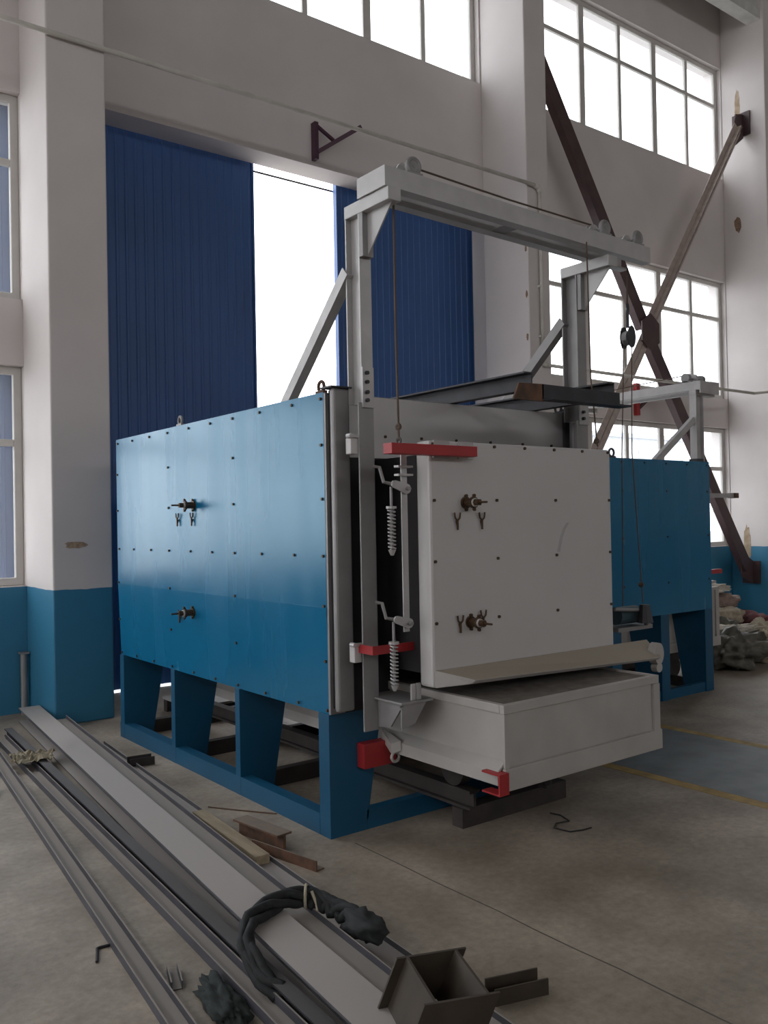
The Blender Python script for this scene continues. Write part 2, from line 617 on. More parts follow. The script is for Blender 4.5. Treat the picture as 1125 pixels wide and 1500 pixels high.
window(-3.3, 2.19, *T1, 6, 2.35, 'lower window left of the left pillar above the dado')
window(-3.3, 2.19, *T2, 6, 4.82, 'middle window left of the left pillar')
window(-3.3, 2.19, *T3, 6, 8.35, 'upper window left of the left pillar')
window(2.68, 7.78, *T3, 6, 8.35, 'upper window high above the blue sliding doors', 2)
window(8.19, 13.28, *T3, 6, 8.35, 'upper window of the right bay above the cross brace', 2)
window(8.19, 13.28, 3.50, T2[1], 6, 4.82, 'middle window of the right bay behind the brace crossing', 2)
window(8.19, 13.28, *T1, 6, 2.36, 'lower window of the right bay behind the far furnace', 2)

for x0, x1, z0, z1 in WIN:
    portal((x0 + x1) / 2, 8.01, (z0 + z1) / 2, x1 - x0, z1 - z0, BACK)
portal(5.25, 8.5, 2.75, 1.2, 5.5, BACK)
portal(5.1, -15.99, (T3[0] + T3[1]) / 2, 27, T3[1] - T3[0], FRONT)
for t in (T1, T2):
    portal(-8.99, 4.8, (t[0] + t[1]) / 2, 5.2, t[1] - t[0], LEFT)
portal(-8.99, -3.7, (T3[0] + T3[1]) / 2, 21.6, T3[1] - T3[0], LEFT)

# sliding blue doors of corrugated sheet, hung outside
def door_leaf(n, x0, x1, label):
    d = thing('door_%d' % n, label, None, (x0, 8.40, 0.0), kind='structure')
    k = 3
    wd = (x1 - x0) / k
    for i in range(k):
        a = x0 + i * wd
        prof = []
        nr = max(1, round(wd / 0.1))
        p = wd / nr
        for j in range(nr):
            b = a + j * p
            prof += [(b, 0), (b + p * .62, 0), (b + p * .70, .007), (b + p * .92, .007)]
        prof += [(a + wd, 0)]
        y = 8.37
        poly = [(px, y - py, .02) for px, py in prof] + [(a + wd, y + .03, .02), (a, y + .03, .02)]
        MB().prism(poly, (0, 0, 5.65)).build('corrugated_sheet', LEAF, d)
    box('edge_channel', LEAF, d, x1, x1 + .02, 8.345, 8.41, .05, 5.67)
    box('edge_channel', LEAF, d, x0 - .02, x0, 8.345, 8.41, .05, 5.67)
    return d


door_leaf(1, 2.02, 4.68, 'dark blue corrugated sliding door leaf left of the bright gap')
door_leaf(2, 5.80, 8.46, 'dark blue corrugated sliding door leaf right of the bright gap')
tr = MB().cyl((2.0, 8.47, 5.475), (8.5, 8.47, 5.475), 0.012, 8).build('door_track', DARK)
tag(tr, 'thin dark track rod at the top of the doorway', kind='structure')

# roof girder along the wall
g = MB().beam((8.176, 7.41, 9.46), (13.289, 7.41, 9.46), [(-.11, 0), (.11, 0), (.11, .16), (.05, .2), (.05, .5), (.16, .56), (.16, .68), (-.16, .68), (-.16, .56), (-.05, .5), (-.05, .2), (-.11, .16)], side=(0, 1, 0)).build('crane_girder', GIRD)
tag(recenter(g, (10.7, 7.41, 9.46)), 'pale concrete crane girder under the roof at top right', 'girder')

# outside: yard and a pale building
tag(box('ground', GROUND, None, -70, 90, -80, 90, -0.35, -0.155), 'pale concrete yard outside the windows', kind='structure')
fb = thing('neighbouring_building', 'pale building outside seen through the lower right window', 'building', (34, 32, -0.155))
box('wall', FACADE, fb, 22, 48, 32, 40, -0.155, 6.2)
box('roof', FGLASS, fb, 21.7, 48.3, 31.7, 40.3, 6.2, 6.45)
for i in range(6):
    for z in (1.0, 3.9):
        box('window', FGLASS, fb, 23.5 + i * 4, 25.6 + i * 4, 31.94, 32.02, z, z + 1.6)

# ------------------------------------------------------------------ furnace (near)
X0, X1, YF, YB = 2.473, 4.35, 3.72, 6.59
F1 = thing('box_furnace', 'large blue box furnace with pale lift door and silver gantry', 'furnace', ((X0 + X1) / 2, 5.1, 0))
box('furnace_shell', SILVD, F1, X0 + .028, X1 - .02, YF, YB - .02, .63, 2.25)
MB().hexa([(X0, YF, 1.165), (X0 + .018, YF, 1.165), (X0 + .018, YB, 1.165), (X0, YB, 1.165), (X0, YF, 2.262), (X0 + .018, YF, 2.262), (X0 + .018, YB, 2.262), (X0, YB, 2.262)]).build('upper_side_panel', BLUE, F1)
# lower sheet leans a touch outward at its top lap
MB().hexa([(X0 + .018, YF, .622), (X0 + .026, YF, .622), (X0 + .026, YB, .622), (X0 + .018, YB, .622), (X0 - .004, YF, 1.168), (X0 + .016, YF, 1.168), (X0 + .016, YB, 1.168), (X0 - .001, YB, 1.168)]).build('lower_side_panel', BLUE, F1)
box('far_side_panel', BLUE, F1, X1 - .018, X1, YF, YB, .622, 2.262)
box('rear_panel', BLUE, F1, X0 + .019, X1 - .019, YB - .018, YB, .622, 2.262)
box('roof_plate', SILVD, F1, X0 + .019, X1 - .019, YF, YB - .019, 2.25, 2.262)
box('front_flange', SILVD, F1, X0 + .001, X0 + .09, YF - .018, YF - .001, .63, 2.258)
box('front_flange', SILVD, F1, X1 - .09, X1 - .001, YF - .018, YF - .001, .63, 2.258)
fp = box('front_plate', WHITE, F1, X0 + .091, X1 - .091, YF - .02, YF - .001, 1.935, 2.255)
box('door_surround', BLACK, F1, X0 + .091, X1 - .091, YF - .02, YF - .001, .63, 1.934)


def bolts(pts, ax, r, h, name, parent):
    mb = MB()
    ax = Vector(ax)
    for p in pts:
        p = Vector(p)
        mb.cyl(p, p + ax * h, r, 6)
    return mb.build(name, BOLT, parent, kind='stuff')


ys = [6.55, 6.262, 5.945, 5.636, 5.30, 4.99, 4.695, 4.37, 4.02, 3.742]
pts = [(X0, y, 2.23) for y in ys] + [(X0, y, 1.43) for y in ys]
pts += [(X0, y, z) for y in (5.632, 4.70, 6.57, 3.742) for z in (1.995, 1.72, 1.175)]
pts += [(X0 + .004, y, .895) for y in (5.632, 4.70, 6.57, 3.742)] + [(X0 + .01, y, .645) for y in ys]
bolts(pts, (-1, 0, 0), .0085, .008, 'panel_bolts', F1)
bolts([(x, YF - .02, 2.05) for x in (2.85, 3.1, 3.357, 3.626, 3.895, 4.15)], (0, -1, 0), .0085, .008, 'plate_bolts', F1)


def leg(y, w, f, mirror=False):
    s = -1 if mirror else 1
    xb = X1 if mirror else X0
    mb = MB()
    th = .012
    poly = [(xb, y, .0), (xb + s * .225, y, .0), (xb + s * .335, y, .625), (xb, y, .625)]
    mb.prism(poly, (0, th, 0))
    a, b = sorted((xb, xb + s * .012))
    mb.box(a, b, y + th, y + w, .0, .625)
    return mb.build('leg', BLUED, f)


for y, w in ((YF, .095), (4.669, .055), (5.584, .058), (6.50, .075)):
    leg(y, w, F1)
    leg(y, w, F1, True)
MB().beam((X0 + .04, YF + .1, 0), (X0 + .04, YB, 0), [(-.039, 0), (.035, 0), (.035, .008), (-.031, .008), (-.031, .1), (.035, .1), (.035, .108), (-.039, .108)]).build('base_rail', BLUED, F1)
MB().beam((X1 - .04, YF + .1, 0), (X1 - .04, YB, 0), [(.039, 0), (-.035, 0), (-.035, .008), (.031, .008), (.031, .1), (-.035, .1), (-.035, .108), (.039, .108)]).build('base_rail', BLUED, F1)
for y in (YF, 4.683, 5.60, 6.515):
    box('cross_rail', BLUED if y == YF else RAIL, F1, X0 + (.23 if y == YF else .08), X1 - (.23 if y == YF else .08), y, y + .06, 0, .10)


def lug(p, ax, m, parent, R=.026):
    p = Vector(p)
    mb = MB()
    mb.ring(p + Vector((0, 0, R + .012)), ax, R, .009, 16, 8)
    t = Vector((ax[1], ax[0], 0)) * R
    mb.box(p.x - .012 - abs(t.x), p.x + .012 + abs(t.x), p.y - .012 - abs(t.y), p.y + .012 + abs(t.y), p.z - .002, p.z + .016)
    return mb.build('lifting_lug', m, parent)


lug((2.50, 3.775, 2.262), (1, 0, 0), RUST, F1)
lug((2.50, 5.485, 2.262), (1, 0, 0), SILVD, F1)
lug((4.31, 3.775, 2.262), (1, 0, 0), DARK, F1)
MB().beam((4.10, 3.80, 2.262), (4.10, 4.4, 2.262), uprof(.08, .04, .006)).build('roof_channel', SILV, F1)


def terminal(p, ax, side, parent):
    """porcelain-and-brass heater terminal: flange with ears, sleeve, nut, stud"""
    p, ax, sd = Vector(p), Vector(ax), Vector(side)
    upv = Vector((0, 0, 1))
    mb = MB()
    mb.cyl(p, p + ax * .012, .030, 16)
    mb.cyl(p + ax * .012, p + ax * .06, .021, 14)
    mb.cyl(p + ax * .055, p + ax * .067, .029, 14)
    for a in (.004, .06):
        for k in (-1, 1):
            q = p + ax * a + upv * (k * .034)
            mb.cyl(q, q + ax * .012, .008, 8)
            mb.cyl(q - ax * .001, q - ax * .001 - upv * (k * .014), .005, 6)
    t = mb.build('terminal', BRASS, parent, smooth=False)
    MB().cyl(p + ax * .0675, p + ax * .075, .021, 14).build('porcelain_ring', WHITE, t)
    MB().cyl(p + ax * .0755, p + ax * .105, .017, 6).cyl(p + ax * .105, p + ax * .155, .0055, 8).build('stud', BRASS, t)
    return t


def fork(p, ax, side, parent):
    p, ax, sd = Vector(p), Vector(ax), Vector(side)
    mb = MB()
    b = p + ax * .012
    mb.tube([b + Vector((0, 0, -.045)), b + Vector((0, 0, 0))], .0055, 6)
    for k in (-1, 1):
        mb.tube([b, b + sd * (k * .015) + Vector((0, 0, .014)), b + sd * (k * .019) + Vector((0, 0, .04))], .0045, 6)
    mb.tube([p, b + Vector((0, 0, -.03))], .004, 6)
    return mb.build('wire_hook', BRASS, parent)


terminal((X0, 5.241, 1.728), (-1, 0, 0), (0, 1, 0), F1)
terminal((X0 + .003, 5.277, 1.036), (-1, 0, 0), (0, 1, 0), F1)
for y in (5.473, 5.254):
    fork((X0, y, 1.64), (-1, 0, 0), (0, 1, 0), F1)
fork((X0 + .004, 5.47, 1.0), (-1, 0, 0), (0, 1, 0), F1)

# seal tubes each side of the mouth
for a, b in ((2.462, 2.563), (4.26, 4.361)):
    st = box('seal_tube', SILVD, F1, a, b, 3.612, 3.650, .655, 2.272, bevel=.012)
    box('tube_web', BLACK, st, a + .03, b - .03, 3.6505, 3.70, .66, 2.27)
    box('cap_plate', DARK, st, a - .02, b + .006, 3.60, 3.70, 2.272, 2.280)

# gantry posts (I section, flanges to front and rear)
def ipost(x0, x1, y0, y1, z0, z1, name, m, parent):
    cx = (x0 + x1) / 2
    t, tw = .009, .007
    pr = [(x0, y0), (x1, y0), (x1, y0 + t), (cx + tw / 2, y0 + t), (cx + tw / 2, y1 - t), (x1, y1 - t), (x1, y1), (x0, y1), (x0, y1 - t), (cx - tw / 2, y1 - t), (cx - tw / 2, y0 + t), (x0, y0 + t)]
    return MB().prism([(a, b, z0) for a, b in pr], (0, 0, z1 - z0)).build(name, m, parent)


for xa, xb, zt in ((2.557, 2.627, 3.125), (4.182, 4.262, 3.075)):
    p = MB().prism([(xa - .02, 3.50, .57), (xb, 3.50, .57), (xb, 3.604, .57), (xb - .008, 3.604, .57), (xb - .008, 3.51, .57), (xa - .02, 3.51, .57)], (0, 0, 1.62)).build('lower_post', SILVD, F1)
    p2 = ipost(xa, xb, 3.50, 3.62, 2.19, zt, 'upper_post', SILV if xa < 3 else SILVD, F1)  # right post coloured darker to stand for its backlit look
    sp = box('splice_plate', SILV, p2, xa - .002, xb - .004, 3.488, 3.4995, 2.165, 2.365)
    mb = MB()
    for z in (2.20, 2.24, 2.29, 2.335):
        mb.cyl((xa + .02, 3.488, z), (xa + .02, 3.472, z), .010, 6)
    mb.build('splice_bolts', DARK, p2, kind='stuff')
    cx = (xa + xb) / 2
    s = -1
    # forward arm with open channel face, end cap and triangular gusset
    am = box('gantry_arm', SILV, F1, xa - .004, xb + .004, 3.255, 3.62, zt, zt + .064, bevel=.003)
    gp = MB().prism([(cx - .004, 3.495, zt), (cx - .004, 3.275, zt), (cx - .004, 3.475, zt - .215), (cx - .004, 3.495, zt - .215)], (.008, 0, 0)).build('gusset_plate', SILV, F1)
    box('gusset_flange', SILVD, gp, cx - .035, cx + .03, 3.470, 3.4995, zt - .215, zt)
    # diagonal back stay
    MB().beam((cx - .02, 3.615, zt - .26), (cx - .02, 4.24, 2.262), [(-.025, -.03), (.03, -.03), (.03, -.022), (-.017, -.022), (-.017, .03), (-.025, .03)]).build('back_stay', SILV if xa < 3 else SILVD, F1)  # right stay gets the same backlit darkening in its colour

# top beam: two channels, slight fall to the right
def zb(x):
    return 3.189 - .018 * (x - 2.59)


def chan_x(y0, y1, opening, h, name):
    t = .009
    if opening > 0:
        pr = [(y0, 0), (y1, 0), (y1, t), (y0 + t, t), (y0 + t, h - t), (y1, h - t), (y1, h), (y0, h)]
    else:
        pr = [(y0, 0), (y1, 0), (y1, h), (y0, h), (y0, h - t), (y1 - t, h - t), (y1 - t, t), (y0, t)]
    xa, xb = 2.55, 4.595
    V = [(xa, a, zb(xa) + b) for a, b in pr] + [(xb, a, zb(xb) + b) for a, b in pr]
    n = len(pr)
    F = [tuple(range(n)), tuple(range(n, 2 * n))] + [(i, (i + 1) % n, n + (i + 1) % n, n + i) for i in range(n)]
    return MB().add(V, F).build(name, SILV, F1)


chan_x(3.262, 3.322, 1, .097, 'gantry_beam')
chan_x(3.428, 3.488, -1, .097, 'gantry_beam')
box('beam_end_plate', SILV, F1, 2.541, 2.55, 3.262, 3.488, 3.19, 3.287)
for x in (3.45,):
    box('batten_plate', SILVD, F1, x - .05, x + .05, 3.322, 3.428, zb(x) + .004, zb(x) + .010)
# rope wheels on the beam
for x in (2.735, 4.19, 4.50):
    z = zb(x) + .097
    sh = MB()
    sh.cyl((x, 3.275, z + .045), (x, 3.485, z + .045), .010, 10)
    shaft = sh.build('wheel_shaft', SILVD, F1)
    for y in (3.285, 3.46):
        mb = MB().ring((x, y, z + .045), (0, 1, 0), .036, .013, 20, 8)
        mb.cyl((x, y - .008, z + .045), (x, y + .008, z + .045), .030, 14)
        mb.box(x - .05, x + .05, y - .014, y + .014, z, z + .014)
        mb.build('bearing_block', SILVD, F1, smooth=False)
    w = MB()
    w.cyl((x, 3.36, z + .045), (x, 3.366, z + .045), .042, 20).cyl((x, 3.366, z + .045), (x, 3.394, z + .045), .032, 20).cyl((x, 3.394, z + .045), (x, 3.40, z + .045), .042, 20)
    w.build('rope_wheel', SILV, F1)

# lift door
DX0, DX1, DY, DZ0, DZ1 = 2.727, 4.088, 3.2, .80, 1.985
D = box('lift_door', WHITE, F1, DX0, DX1, DY, DY + .10, DZ0, DZ1, bevel=.014, label='pale grey lift door with brass bolts')
box('door_plug', BLACK, D, DX0 + .05, DX1 - .05, DY + .101, YF - .03, DZ0 + .05, DZ1 - .06)
pts = [(x, DY, 1.968) for x in (2.75, 2.948, 3.162, 3.383, 3.61, 3.84, 4.061)]
pts += [(x, DY, z) for x in (2.753, 3.172, 3.614, 4.065) for z in (1.697, 1.403, 1.107)]
bolts(pts, (0, -1, 0), .0085, .008, 'door_bolts', D)
terminal((2.955, DY, 1.685), (0, -1, 0), (1, 0, 0), D)
terminal((2.972, DY, 1.097), (0, -1, 0), (1, 0, 0), D)
for x, z in ((2.893, 1.597), (3.058, 1.597), (2.90, 1.095), (3.055, 1.11)):
    fork((x, DY, z), (0, -1, 0), (1, 0, 0), D)
sp = [(3.619, 1.42), (3.633, 1.46), (3.645, 1.50), (3.672, 1.545), (3.70, 1.575)]
mbs = MB()
for (a, b), (c, d) in zip(sp, sp[1:]):
    mbs.hexa([(a, DY - .0008, b), (a + .026, DY - .0008, b), (a + .026, DY, b), (a, DY, b), (c, DY - .0008, d), (c + .022, DY - .0008, d), (c + .022, DY, d), (c, DY, d)])
mbs.build('scuff_mark', mat('grey_scuff', (0.42, 0.41, 0.41), rough=0.8), D)
# lower shelf of the door
fl = MB()
zt = .885
fl.hexa([(DX0 + .01, DY - .001, zt - .085), (DX1 + .30, DY - .001, zt - .085), (DX1 + .17, 3.04, zt - .10), (DX0 + .14, 3.08, zt - .065), (DX0 + .01, DY - .001, zt), (DX1 + .30, DY - .001, zt - .01), (DX1 + .19, 3.02, zt - .085), (DX0 + .15, 3.06, zt - .045)])
fl.build('door_shelf', mat('dusty_shelf', (0.44, 0.42, 0.395), rough=0.6, var=0.06, dust=(0.36, 0.31, 0.24), dustamt=0.9), D, bevel=.003)
# red lifting bar
rb = box('lifting_bar', RED, D, 2.445, 2.975, 3.125, 3.19, 1.908, 1.957, bevel=.002, label='red lifting bar')
for x in (2.80, 2.96):
    box('bar_bracket', SILV, rb, x - .05, x + .05, 3.19, DY, 1.90, 1.985)
# rope anchor on bar
MB().ring((2.514, 3.16, 1.970), (1, 0, 0), .015, .004, 12, 6).build('rope_eye', DARK, rb)

# clamp linkage left of the door
lk = box('pull_bar', SILV, F1, 2.628, 2.664, 3.29, 3.298, 1.07, 1.93, bevel=.002)
for z in (1.862, 1.822):
    box('guide_clip', SILV, lk, 2.60, 2.69, 3.275, 3.31, z - .005, z + .005)
for z in (1.765, 1.122):
    poly = []
    c0, c1 = Vector((2.575, 3.282, z + .012)), Vector((2.648, 3.282, z - .01))
    d = (c1 - c0).normalized()
    n = Vector((-d.z, 0, d.x))
    for k in range(9):
        a = -PI / 2 + PI * k / 8
        poly.append(c1 + d * math.cos(a) * .024 + n * math.sin(a) * .024)
    for k in range(5):
        a = PI / 2 + PI * k / 4
        poly.append(c0 + d * math.cos(a) * .018 + n * math.sin(a) * .018)
    lv = MB().prism(poly, (0, -.01, 0)).build('lever_plate', SILV, F1)
    MB().cyl(c1 + Vector((0, -.03, 0)), c1 + Vector((0, .02, 0)), .010, 10).build('pivot_pin', SILVD, lv)
    MB().tube([c0 + Vector((-.0, .01, 0)), c0 + Vector((-.045, .02, .01)), c0 + Vector((-.06, .03, .08)), c0 + Vector((-.085, .05, .085))], .009, 8).build('crank_rod', SILVD, lv)
    zs = z - .105
    sr = MB()
    n = 90
    sr.tube([(2.572 + .017 * math.cos(i * 2 * PI / 8), 3.30 + .017 * math.sin(i * 2 * PI / 8), zs - i / n * .195) for i in range(n + 1)], .0042, 5)
    s_ = sr.build('spring', SILV, F1, smooth=True)
    MB().cyl((2.572, 3.30, z), (2.572, 3.30, zs - .21), .007, 8).build('spring_rod', SILVD, s_)
    MB().cyl((2.572, 3.30, zs), (2.572, 3.30, zs + .012), .026, 10).build('spring_seat', SILV, s_)
    MB().cyl((2.572, 3.30, zs - .195), (2.572, 3.30, zs - .222), .020, 10, .008).build('spring_seat', SILV, s_)
# red strap around the post
MB().box(2.52, 2.526, 3.405, 3.53, .958, 1.0).box(2.52, 2.80, 3.399, 3.405, .958, 1.0).build('red_strap', RED, F1, label='red bent strap')
# limit switches
for z in (1.98, .955):
    ls = box('limit_switch', WHITE, F1, 2.495, 2.54, 3.515, 3.56, z - .045, z + .035, bevel=.004)
    MB().box(2.48, 2.55, 3.505, 3.53, z + .036, z + .05).cyl((2.49, 3.50, z + .044), (2.49, 3.535, z + .044), .012, 10).build('switch_lever', SILV, ls)
# lower roller bracket with clevis
lbk = box('roller_shelf', SILVD, F1, 2.60, 2.80, 3.285, 3.58, .722, .734, bevel=.002)
MB().prism([(2.62, 3.58, .722), (2.62, 3.30, .722), (2.62, 3.40, .60), (2.62, 3.58, .57)], (.01, 0, 0)).build('shelf_rib', SILVD, lbk)
MB().prism([(2.62, 3.31, .722), (2.78, 3.31, .722), (2.70, 3.31, .62), (2.62, 3.31, .60)], (0, .01, 0)).build('shelf_rib', SILVD, lbk)
for dx in (0, .035):
    MB().prism([(2.672 + dx, 3.298, .734), (2.70 + dx, 3.298, .734), (2.70 + dx, 3.298, .815), (2.672 + dx, 3.298, .815)], (0, .012, 0)).build('clevis_plate', SILV, lbk, bevel=.004)
# track stop
ts = MB().box(2.645, 2.85, 3.655, 3.7195, .335, .46).build('track_stop', RED, F1, label='red channel track stop')
# winch at the right of the door
wn = MB().cyl((4.42, 3.45, .99), (4.62, 3.45, .99), .055, 16).build('winch_motor', MOTOR, F1)
MB().box(4.36, 4.70, 3.38, 3.52, .90, .925).build('winch_bracket', SILVD, wn)
MB().tube([(4.30, 3.36, 1.045), (4.60, 3.36, 1.02)], .010, 8).cyl((4.60, 3.36, 1.02), (4.62, 3.36, .93), .02, 8).build('winch_lever', SILVD, wn)
MB().cyl((4.555, 3.33, 1.06), (4.555, 3.33, .95), .03, 10, .05).build('winch_hopper', DARK, wn)
dw = MB()
dw.prism([(4.30 + .042 * math.cos(2 * PI * k / 20), 3.05, .815 + .062 * math.sin(2 * PI * k / 20)) for k in range(20)], (0, .05, 0))
dw.build('end_wheel', CARW, D)
MB().cyl((4.305, 3.055, .735), (4.305, 3.095, .735), .028, 12).build('end_roller', CARW, D)

# ------------------------------------------------------------------ ropes and pulley of the near furnace
def rope(label, pts, r=.005, knot=None):
    mb = MB().tube(pts, r, 6)
    if knot:
        c = Vector(knot)
        mb.ring(c, (1, .2, 0), .010, .008, 10, 6)
    o = mb.build('wire_rope', ROPE)
    return tag(recenter(o, pts[-1]), label, 'rope', 'wire ropes of the furnace gantries')


rope('rusty wire rope dropping from gantry to the red lifting bar', [(2.640, 3.325, 3.185), (2.575, 3.245, 2.5), (2.528, 3.18, 2.12), (2.517, 3.165, 2.03), (2.514, 3.16, 1.97)], .0055, (2.517, 3.165, 2.035))
rope('wire rope running along the top of the silver gantry beam', [(2.735, 3.38, 3.375), (3.5, 3.38, 3.352), (4.19, 3.38, 3.345)], .005)
rope('wire rope dropping beside the right gantry post', [(3.962, 3.235, 3.165), (3.967, 3.23, 2.4), (3.97, 3.195, 2.0)], .0045, (3.969, 3.2, 2.03))
pb = thing('pulley_block', 'small hanging pulley block with hook below the gantry beam end', 'pulley', (4.553, 3.41, 2.66))
MB().cyl((4.553, 3.392, 2.715), (4.553, 3.428, 2.715), .045, 18).build('sheave', SILVD, pb)
MB().prism([(4.553 + .05 * math.cos(2 * PI * k / 12) * (.75), 3.385, 2.72 + .07 * math.sin(2 * PI * k / 12)) for k in range(12)], (0, -.008, 0)).build('cheek_plate', DARK, pb)
MB().prism([(4.553 + .05 * math.cos(2 * PI * k / 12) * (.75), 3.443, 2.72 + .07 * math.sin(2 * PI * k / 12)) for k in range(12)], (0, -.008, 0)).build('cheek_plate', DARK, pb)
MB().tube([(4.553, 3.41, 2.78), (4.553, 3.41, 2.87), (4.56, 3.41, 2.90), (4.553, 3.41, 2.93)], .011, 8).build('shackle', DARK, pb)
rope('short wire rope holding up the hanging pulley block', [(4.565, 3.41, 3.155), (4.56, 3.41, 3.05), (4.553, 3.41, 2.92)], .006)
rope('left of two thin ropes hanging below the pulley block', [(4.515, 3.41, 2.70), (4.47, 3.41, 2.0), (4.46, 3.42, 1.05)], .0035)
rope('right of two thin ropes hanging below the pulley block', [(4.59, 3.41, 2.70), (4.57, 3.41, 2.0), (4.565, 3.35, 1.07)], .0035, (4.566, 3.36, 1.18))

# ------------------------------------------------------------------ furnace car on its rails
CX0, CX1, CY = 2.84, 4.0, 2.845
car = thing('furnace_car', 'pale furnace car with dark deck rolled out under the lift door', 'cart', (3.42, 4.2, .2))
box('car_body', CARW, car, CX0 + .012, CX1 - .012, CY + .012, 6.2, .45, .735)
box('deck', DECK, car, CX0 + .03, CX1 - .03, CY + .03, 6.18, .7355, .748)
for a, b, c, d in ((CX0, CX1, CY, CY + .03), (CX0, CX0 + .03, CY + .031, 6.2), (CX1 - .03, CX1, CY + .031, 6.2)):
    box('top_rim', CARW, car, a, b, c, d, .715, .757, bevel=.003)
box('corner_trim', CARW, car, CX1 - .05, CX1, CY - .004, CY + .011, .47, .7145)
box('corner_trim', CARW, car, CX0, CX0 + .025, CY - .002, CY + .011, .47, .7145)
box('front_skirt', CARW, car, CX0 - .006, CX1 + .006, CY - .012, CY + .011, .37, .47, bevel=.003)
MB().prism([(CX0 + .011, CY + .012, .50), (CX0 - .035, CY + .012, .46), (CX0 - .035, CY + .012, .40), (CX0 - .028, CY + .012, .40), (CX0 - .028, CY + .012, .45), (CX0 + .011, CY + .012, .49)], (0, 3.3, 0)).build('side_skirt', CARW, car)
MB().prism([(CX1 - .011, CY + .012, .50), (CX1 + .035, CY + .012, .46), (CX1 + .035, CY + .012, .40), (CX1 + .028, CY + .012, .40), (CX1 + .028, CY + .012, .45), (CX1 - .011, CY + .012, .49)], (0, 3.3, 0)).build('side_skirt', CARW, car)
box('chassis', RAIL, car, CX0 + .10, CX1 - .10, CY + .10, 6.1, .36, .4495)
bf = MB().box(2.775, 2.835, 2.815, 2.823, .365, .462).box(2.775, 2.835, 2.823, 2.93, .454, .462).box(2.775, 2.835, 2.823, 2.93, .365, .373)
bf.build('buffer', RED, car, label='red corner buffer')
tg = MB().ring((2.79, 3.585, .388), (0, 1, 0), .024, .008, 16, 8)
tg.build('tow_ring', CARW, car)
MB().prism([(2.76, 3.58, .41), (2.80, 3.55, .425), (2.806, 3.70, .46), (2.79, 3.70, .46)], (0, 0, .05)).build('tow_bracket', CARW, car)
for y in (3.5, 5.7):
    for x in (3.13, 3.71):
        MB().cyl((x - .03, y, .29), (x + .03, y, .29), .089, 20).build('wheel', RAIL, car)
    MB().cyl((3.16, y, .29), (3.68, y, .29), .025, 10).build('axle', RAIL, car)
for x, lb in ((3.13, 'left dark rail under the furnace car'), (3.71, 'right dark rail under the furnace car')):
    r_ = MB().beam((x, 3.36, .1), (x, 6.45, .1), iprof(.07, .10, .015, .016)).build('rail', RAIL)
    tag(recenter(r_, (x, 4.8, .1)), lb, 'rail', 'rails under the near furnace car')
sl = box('rail_sleeper', RAIL, None, 3.08, 3.88, 3.40, 3.48, 0, .0995)
tag(recenter(sl, (3.4, 3.44, 0)), 'dark sleeper block under the front ends of the rails', 'sleeper')

pl = thing('pallet', 'pale board on dark bearers on the floor behind the near furnace', 'pallet', (3.7, 6.98, 0))
box('board', CARW, pl, 3.1, 4.4, 6.68, 7.25, .10, .12)
for y in (6.70, 7.16):
    box('bearer', RAIL, pl, 3.1, 4.4, y, y + .07, 0, .0995)

# ------------------------------------------------------------------ dark frame lying on the roof
sf = thing('steel_cradle', 'dark channel cradle lying across the near furnace roof', 'cradle', (3.7, 3.7, 2.263))
cprof = [(.03, 0), (-.03, 0), (-.03, .009), (.022, .009), (.022, .088), (-.03, .088), (-.03, .097), (.03, .097)]
MB().beam((3.36, 3.14, 2.263), (3.36, 4.30, 2.263), cprof).build('long_channel', DARK, sf)
MB().beam((4.03, 3.14, 2.263), (4.03, 4.30, 2.263), cprof).build('long_channel', DARK, sf)
MB().beam((3.42, 3.11, 2.208), (4.055, 3.11, 2.208), lprof(.088, .010), side=(0, -1, 0)).build('cross_bar', DARK, sf)
MB().hexa([(3.21, 3.10, 2.206), (3.43, 3.10, 2.206), (3.43, 3.112, 2.206), (3.21, 3.112, 2.206), (3.25, 3.10, 2.29), (3.43, 3.10, 2.296), (3.43, 3.112, 2.296), (3.25, 3.112, 2.29)]).build('rusty_plate', RUST, sf, label='rust-brown end plate')

# ------------------------------------------------------------------ far furnace
GX0, GX1, GY0, GY1 = 4.47, 7.30, 4.60, 6.35
F2 = thing('box_furnace', 'smaller blue box furnace standing behind at the right', 'furnace', ((GX0 + GX1) / 2, 5.5, 0))
box('furnace_shell', SILVD, F2, GX0 + .02, GX1 - .02, GY0 + .02, GY1 - .02, .75, 2.08)
box('side_panel', BLUE, F2, GX0, GX1, GY0, GY0 + .018, .745, 2.092)
box('rear_side_panel', BLUE, F2, GX0, GX1, GY1 - .018, GY1, .745, 2.092)
box('roof_plate', SILVD, F2, GX0, GX1, GY0 + .019, GY1 - .019, 2.08, 2.092)
box('front_plate', SILVD, F2, GX1 - .018, GX1 + .012, GY0 + .019, GY1 - .019, .745, 2.079)
pts = [(GX1 - .04 - i * .31, GY0, 2.06) for i in range(9)] + [(GX1 - .04 - i * .62, GY0, z) for i in range(5) for z in (1.82, 1.42, 1.02)]
bolts(pts, (0, -1, 0), .008, .008, 'panel_bolts', F2)
for x in (7.18, 6.515, 5.85, 5.18, 4.5):
    w = .12
    mb = MB()
    mb.box(x, x + w, GY0, GY0 + .012, 0, .745)
    mb.prism([(x, GY0 + .012, 0), (x, GY0 + .23, 0), (x, GY0 + .36, .745), (x, GY0 + .012, .745)], (.012, 0, 0))
    mb.build('leg', BLUED, F2)
    mb = MB()
    mb.box(x, x + w, GY1 - .012, GY1, 0, .745)
    mb.prism([(x, GY1 - .012, 0), (x, GY1 - .23, 0), (x, GY1 - .36, .745), (x, GY1 - .012, .745)], (.012, 0, 0))
    mb.build('leg', BLUED, F2)
box('base_rail', BLUED, F2, GX0, GX1 - .001, GY0 + .013, GY0 + .06, 0, .085)
